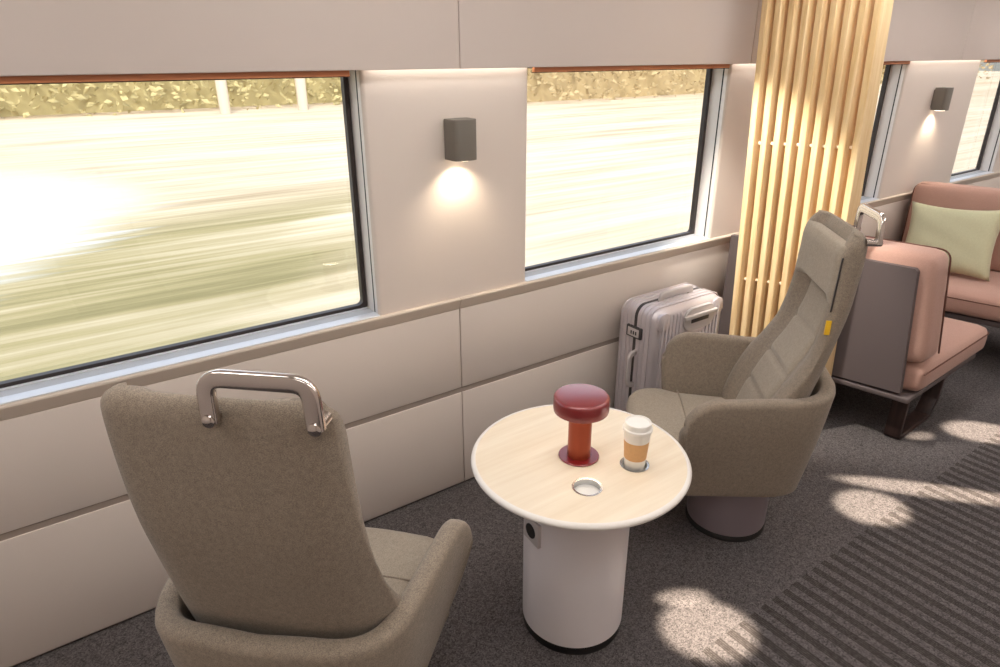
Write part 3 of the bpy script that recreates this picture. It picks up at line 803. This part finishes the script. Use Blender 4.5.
# bench with its back to the armchair: local +x = facing, local -y = towards the aisle
B1 = empty('bench', (3.065, -0.03, 0), math.radians(2.5), 'pink upholstered bench with grey back panel, just behind the far armchair', 'bench', 'pink facing benches')
bm = bmesh.new()
prof = [(0.0, 0.270), (-0.905, 0.290), (-0.855, 0.868), (-0.843, 0.880), (0.0, 0.880)]
bm_loft(bm, [[(x, y, z) for y, z in prof] for x in (-0.010, 0.018)])
link('back_panel', bm, M['grey_lacquer'], B1, False)
bc = cushion('back_cushion', 0.020, 0.230, -0.895, -0.005, 0.425, 0.940, 0.055, B1)
for v_ in bc.data.vertices: v_.co.y *= 1 + 0.07 * (0.940 - v_.co.z) / 0.515
sc1 = cushion('seat_cushion', 0.045, 0.890, -0.965, -0.005, 0.272, 0.424, 0.055, B1)
piping(sc1, fillet([(0.06, -0.962, 0.385), (0.886, -0.962, 0.385), (0.886, -0.02, 0.385)], 0.05, 6))
piping(bc, fillet([(0.205, -0.952, 0.45), (0.205, -0.894, 0.935), (0.205, -0.02, 0.935)], 0.05, 6))
box('seat_frame', -0.005, 0.820, -0.945, 0.0, 0.245, 0.272, M['grey_lacquer'], B1, 0.006)
loop_leg(B1, -0.885, 0.10, 0.50, 0.247); loop_leg(B1, -0.12, 0.10, 0.50, 0.247)

# the bench stands at a slight angle: its wall end comes forward to meet the window wall
for ch in B1.children:
    for v_ in ch.data.vertices: v_.co.x -= 0.13 * max(0.0, 1 + v_.co.y / 0.92)
    for g_ in ch.children:
        for v_ in g_.data.vertices: v_.co.x -= 0.13 * max(0.0, 1 + v_.co.y / 0.92)

# bench opposite, facing back towards the camera
B2 = empty('bench', (4.80, -0.055, 0), math.radians(180 + 13.0), 'pink upholstered bench against the window wall holding the sage pillow', 'bench', 'pink facing benches')
LB = 1.5
box('back_panel', -0.20, -0.165, 0.0, LB, 0.275, 0.90, M['grey_lacquer'], B2, 0.004)
bc = cushion('back_cushion', -0.160, 0.010, 0.01, LB, 0.455, 0.958, 0.045, B2)
piping(bc, fillet([(-0.020, 0.008, 0.48), (-0.020, 0.012, 0.951), (-0.020, LB, 0.951)], 0.05, 6))
s2 = cushion('seat_cushion', -0.15, 0.600, 0.005, LB, 0.310, 0.450, 0.05, B2)
piping(s2, [(0.597, 0.03, 0.412), (0.597, LB, 0.412)])
box('seat_frame', -0.19, 0.56, 0.0, LB, 0.275, 0.308, M['grey_lacquer'], B2, 0.006)
loop_leg(B2, 0.15, 0.02, 0.45, 0.277); loop_leg(B2, LB - 0.2, 0.02, 0.45, 0.277)

# sage pillow leaning on the far bench
def pillow(loc, rot, w, h, d):
    bm = bmesh.new(); n = 22; g = []
    for sd in (1, -1):
        rows = []
        for i in range(n + 1):
            row = []
            for j in range(n + 1):
                a, b = -1 + 2 * i / n, -1 + 2 * j / n
                e = (1 - a ** 4) * (1 - b ** 4)
                th_ = d * max(0, e) ** 0.45 + 0.0025 * math.sin(9 * a + 5 * b) * e + 0.004 * math.sin(16 * b) * max(0, abs(a) - .5) * e
                row.append(bm.verts.new((sd * th_, b * w / 2 * (1 - 0.10 * (1 - a * a)), a * h / 2 * (1 - 0.12 * (1 - b * b)))))
            rows.append(row)
        for i in range(n):
            for j in range(n):
                q = (rows[i][j], rows[i][j + 1], rows[i + 1][j + 1], rows[i + 1][j]); bm.faces.new(q if sd > 0 else q[::-1])
    bmesh.ops.remove_doubles(bm, verts=bm.verts[:], dist=0.0008)
    o = link('pillow', bm, M['sage'], None, True)
    o.location = loc; o.rotation_euler = rot
    return tag(o, 'sage green pillow leaning on the backrest of the pink window bench', 'pillow')
pillow((4.66, -0.405, 0.664), (math.radians(2), math.radians(-26), math.radians(193)), 0.52, 0.45, 0.058)

# ------------------------------------------------------------------ outside
ZG = -1.25
m, nt, out = new_mat('dry_meadow')
b = nd(nt, 'BsdfPrincipled', Roughness=1.0); b.inputs['Specular IOR Level'].default_value = 0.0
nt.links.new(b.outputs[0], out.inputs[0])
tc = nd(nt, 'TexCoord')
def streak(sx, sy, scale, detail=4.0, w=0.0):
    mp = nd(nt, 'Mapping'); mp.inputs['Scale'].default_value = (sx, sy, 1); mp.inputs['Location'].default_value = (w, w * .7, 0)
    nt.links.new(tc.outputs['Object'], mp.inputs[0]); n = nd(nt, 'TexNoise', Scale=scale, Detail=detail, Roughness=0.6); nt.links.new(mp.outputs[0], n.inputs['Vector']); return n.outputs[0]
n1 = streak(0.05, 1.0, 2.4); n2 = streak(0.10, 0.5, 1.0, 3.0, 3.0); n3 = streak(0.03, 1.6, 5.0, 3.0, 9.0)
cr = nd(nt, 'ValToRGB'); e = cr.color_ramp.elements
e[0].position = 0.33; e[0].color = srgb(100, 98, 66); e[1].position = 0.68; e[1].color = srgb(214, 202, 180)
x_ = cr.color_ramp.elements.new(0.50); x_.color = srgb(162, 153, 116)
sand = nd(nt, 'ValToRGB'); e = sand.color_ramp.elements
e[0].position = 0.30; e[0].color = srgb(168, 148, 120); e[1].position = 0.62; e[1].color = srgb(230, 216, 194)
ad = nd(nt, 'Math', operation='ADD'); nt.links.new(n1, ad.inputs[0]); nt.links.new(n2, ad.inputs[1])
ad2 = nd(nt, 'Math', operation='MULTIPLY_ADD'); nt.links.new(n3, ad2.inputs[0]); ad2.inputs[1].default_value = 0.6; nt.links.new(ad.outputs[0], ad2.inputs[2])
mu = nd(nt, 'Math', operation='MULTIPLY'); nt.links.new(ad2.outputs[0], mu.inputs[0]); mu.inputs[1].default_value = 1 / 2.6
nt.links.new(mu.outputs[0], cr.inputs[0]); nt.links.new(mu.outputs[0], sand.inputs[0])
# grassland in front of the pond, sandy field further along the line
sx = nd(nt, 'SeparateXYZ'); nt.links.new(tc.outputs['Object'], sx.inputs[0])
ma = nd(nt, 'Math', operation='MULTIPLY_ADD'); nt.links.new(sx.outputs[1], ma.inputs[0]); ma.inputs[1].default_value = -0.55; nt.links.new(sx.outputs[0], ma.inputs[2])
mb = nd(nt, 'Math', operation='MULTIPLY_ADD'); nt.links.new(n2, mb.inputs[0]); mb.inputs[1].default_value = 4.0; nt.links.new(ma.outputs[0], mb.inputs[2])
mr = nd(nt, 'MapRange'); mr.inputs[1].default_value = 0.6; mr.inputs[2].default_value = 4.2; nt.links.new(mb.outputs[0], mr.inputs[0])
mr2 = nd(nt, 'MapRange'); mr2.inputs[1].default_value = 11.0; mr2.inputs[2].default_value = 15.0; nt.links.new(sx.outputs[1], mr2.inputs[0])
mxm = nd(nt, 'Math', operation='MAXIMUM'); nt.links.new(mr.outputs[0], mxm.inputs[0]); nt.links.new(mr2.outputs[0], mxm.inputs[1])
mx = nd(nt, 'MixRGB'); nt.links.new(mxm.outputs[0], mx.inputs[0]); nt.links.new(cr.outputs[0], mx.inputs[1]); nt.links.new(sand.outputs[0], mx.inputs[2])
nt.links.new(mx.outputs[0], b.inputs['Base Color'])
# shallow flooded patch with ragged, streaky banks
def mth(op, a, b_=None, c_=None):
    n = nd(nt, 'Math', operation=op)
    for k_, v_ in enumerate((a, b_, c_)):
        if v_ is None: continue
        if isinstance(v_, (int, float)): n.inputs[k_].default_value = v_
        else: nt.links.new(v_, n.inputs[k_])
    return n.outputs[0]
ex = mth('POWER', mth('ABSOLUTE', mth('MULTIPLY', mth('ADD', sx.outputs[0], 5.2), 1 / 6.6)), 2.0)
ey = mth('POWER', mth('ABSOLUTE', mth('MULTIPLY', mth('ADD', sx.outputs[1], -15.5), 1 / 7.5)), 2.0)
dd = mth('ADD', mth('ADD', ex, ey), mth('MULTIPLY', mth('ADD', mu.outputs[0], -0.5), 3.0))
wm = nd(nt, 'MapRange'); wm.inputs[1].default_value = 1.25; wm.inputs[2].default_value = 0.75; nt.links.new(dd, wm.inputs[0])
wat = nd(nt, 'BsdfPrincipled', Roughness=0.18); wat.inputs['Base Color'].default_value = srgb(226, 228, 226); wat.inputs['Specular IOR Level'].default_value = 1.0
wx = nd(nt, 'MixShader'); nt.links.new(wm.outputs[0], wx.inputs[0]); nt.links.new(b.outputs[0], wx.inputs[1]); nt.links.new(wat.outputs[0], wx.inputs[2])
nt.links.new(wx.outputs[0], out.inputs[0])
M['meadow'] = m
bm = bmesh.new(); bm_box(bm, -60, 140, 0.6, 160, ZG - 0.2, ZG); S(link('field', bm, M['meadow']))
M['leaf_pale'] = principled('pale_foliage', srgb(180, 168, 124), 1.0, spec=0.0, noise=0.2, nscale=1.2)
M['leaf_brown'] = principled('brown_foliage', srgb(172, 154, 118), 1.0, spec=0.0, noise=0.2, nscale=1.0)
M['post'] = principled('pale_post', srgb(190, 178, 160), 0.8)
def foliage(name, x0, x1, y, h, depth, n, mat, label):
    """scattered leaf clusters filling a long hedge volume"""
    bm = bmesh.new()
    for _ in range(n):
        x = random.uniform(x0, x1); yy = y + random.uniform(-depth, depth); z = ZG + h * random.random() ** 0.8
        s_ = random.uniform(0.10, 0.30); d1 = Vector((random.gauss(0, 1), random.gauss(0, 1), random.gauss(0, .6))).normalized(); d2 = d1.orthogonal().normalized()
        p = Vector((x, yy, z)); d3 = d1.cross(d2)
        q = [p + d1 * s_, p + d2 * s_ * .6 + d3 * s_ * .2, p - d1 * s_, p - d2 * s_ * .6 + d3 * s_ * .2]
        bm.faces.new([bm.verts.new(v) for v in q])
    bm_box(bm, x0, x1, y + depth * .6, y + depth, ZG, ZG + h * 0.8)
    o = link(name, bm, mat, None); return tag(o, label, 'trees', None, 'stuff')
foliage('hedgerow', -30, 24, 42, 7.0, 2.0, 9000, M['leaf_pale'], 'pale green bushes in a long row beyond the pond, seen through the left window')
foliage('treeline', 25, 95, 34, 9.0, 2.0, 9000, M['leaf_brown'], 'brown and olive woodland edge far across the sandy field')
for x, lb in ((9.9, 'pale post by the far bushes, left of the pair in the left window'), (14.3, 'pale post by the far bushes, right of the pair in the left window')):
    o = lathe('fence_post', [(0.30, ZG), (0.30, ZG + 3.6), (0.2, ZG + 3.8)], M['post'], None, 12, (x, 38)); tag(o, lb, 'post', 'pale posts by the far bushes')

# ------------------------------------------------------------------ daylight
w = bpy.data.worlds.new('sky'); scene.world = w; w.use_nodes = True
nt = w.node_tree; nt.nodes.clear()
out = nt.nodes.new('ShaderNodeOutputWorld'); bg = nt.nodes.new('ShaderNodeBackground'); sky = nt.nodes.new('ShaderNodeTexSky')
sky.sky_type = 'NISHITA'; sky.sun_disc = False; sky.sun_elevation = math.radians(42); sky.sun_rotation = math.radians(200); sky.air_density = 1.0; sky.dust_density = 2.0
bg.inputs[1].default_value = 0.45
hs = nt.nodes.new('ShaderNodeHueSaturation'); hs.inputs['Saturation'].default_value = 0.45
nt.links.new(sky.outputs[0], hs.inputs['Color']); nt.links.new(hs.outputs[0], bg.inputs[0]); nt.links.new(bg.outputs[0], out.inputs[0])
sl = bpy.data.lights.new('sun', 'SUN'); sl.energy = 2.0; sl.angle = math.radians(1.0); sl.color = (1.0, 0.95, 0.86)
so = bpy.data.objects.new('sun', sl); COL.objects.link(so)
so.rotation_mode = 'QUATERNION'; so.rotation_quaternion = Vector((0.35, 0.75, -0.85)).to_track_quat('-Z', 'Y')
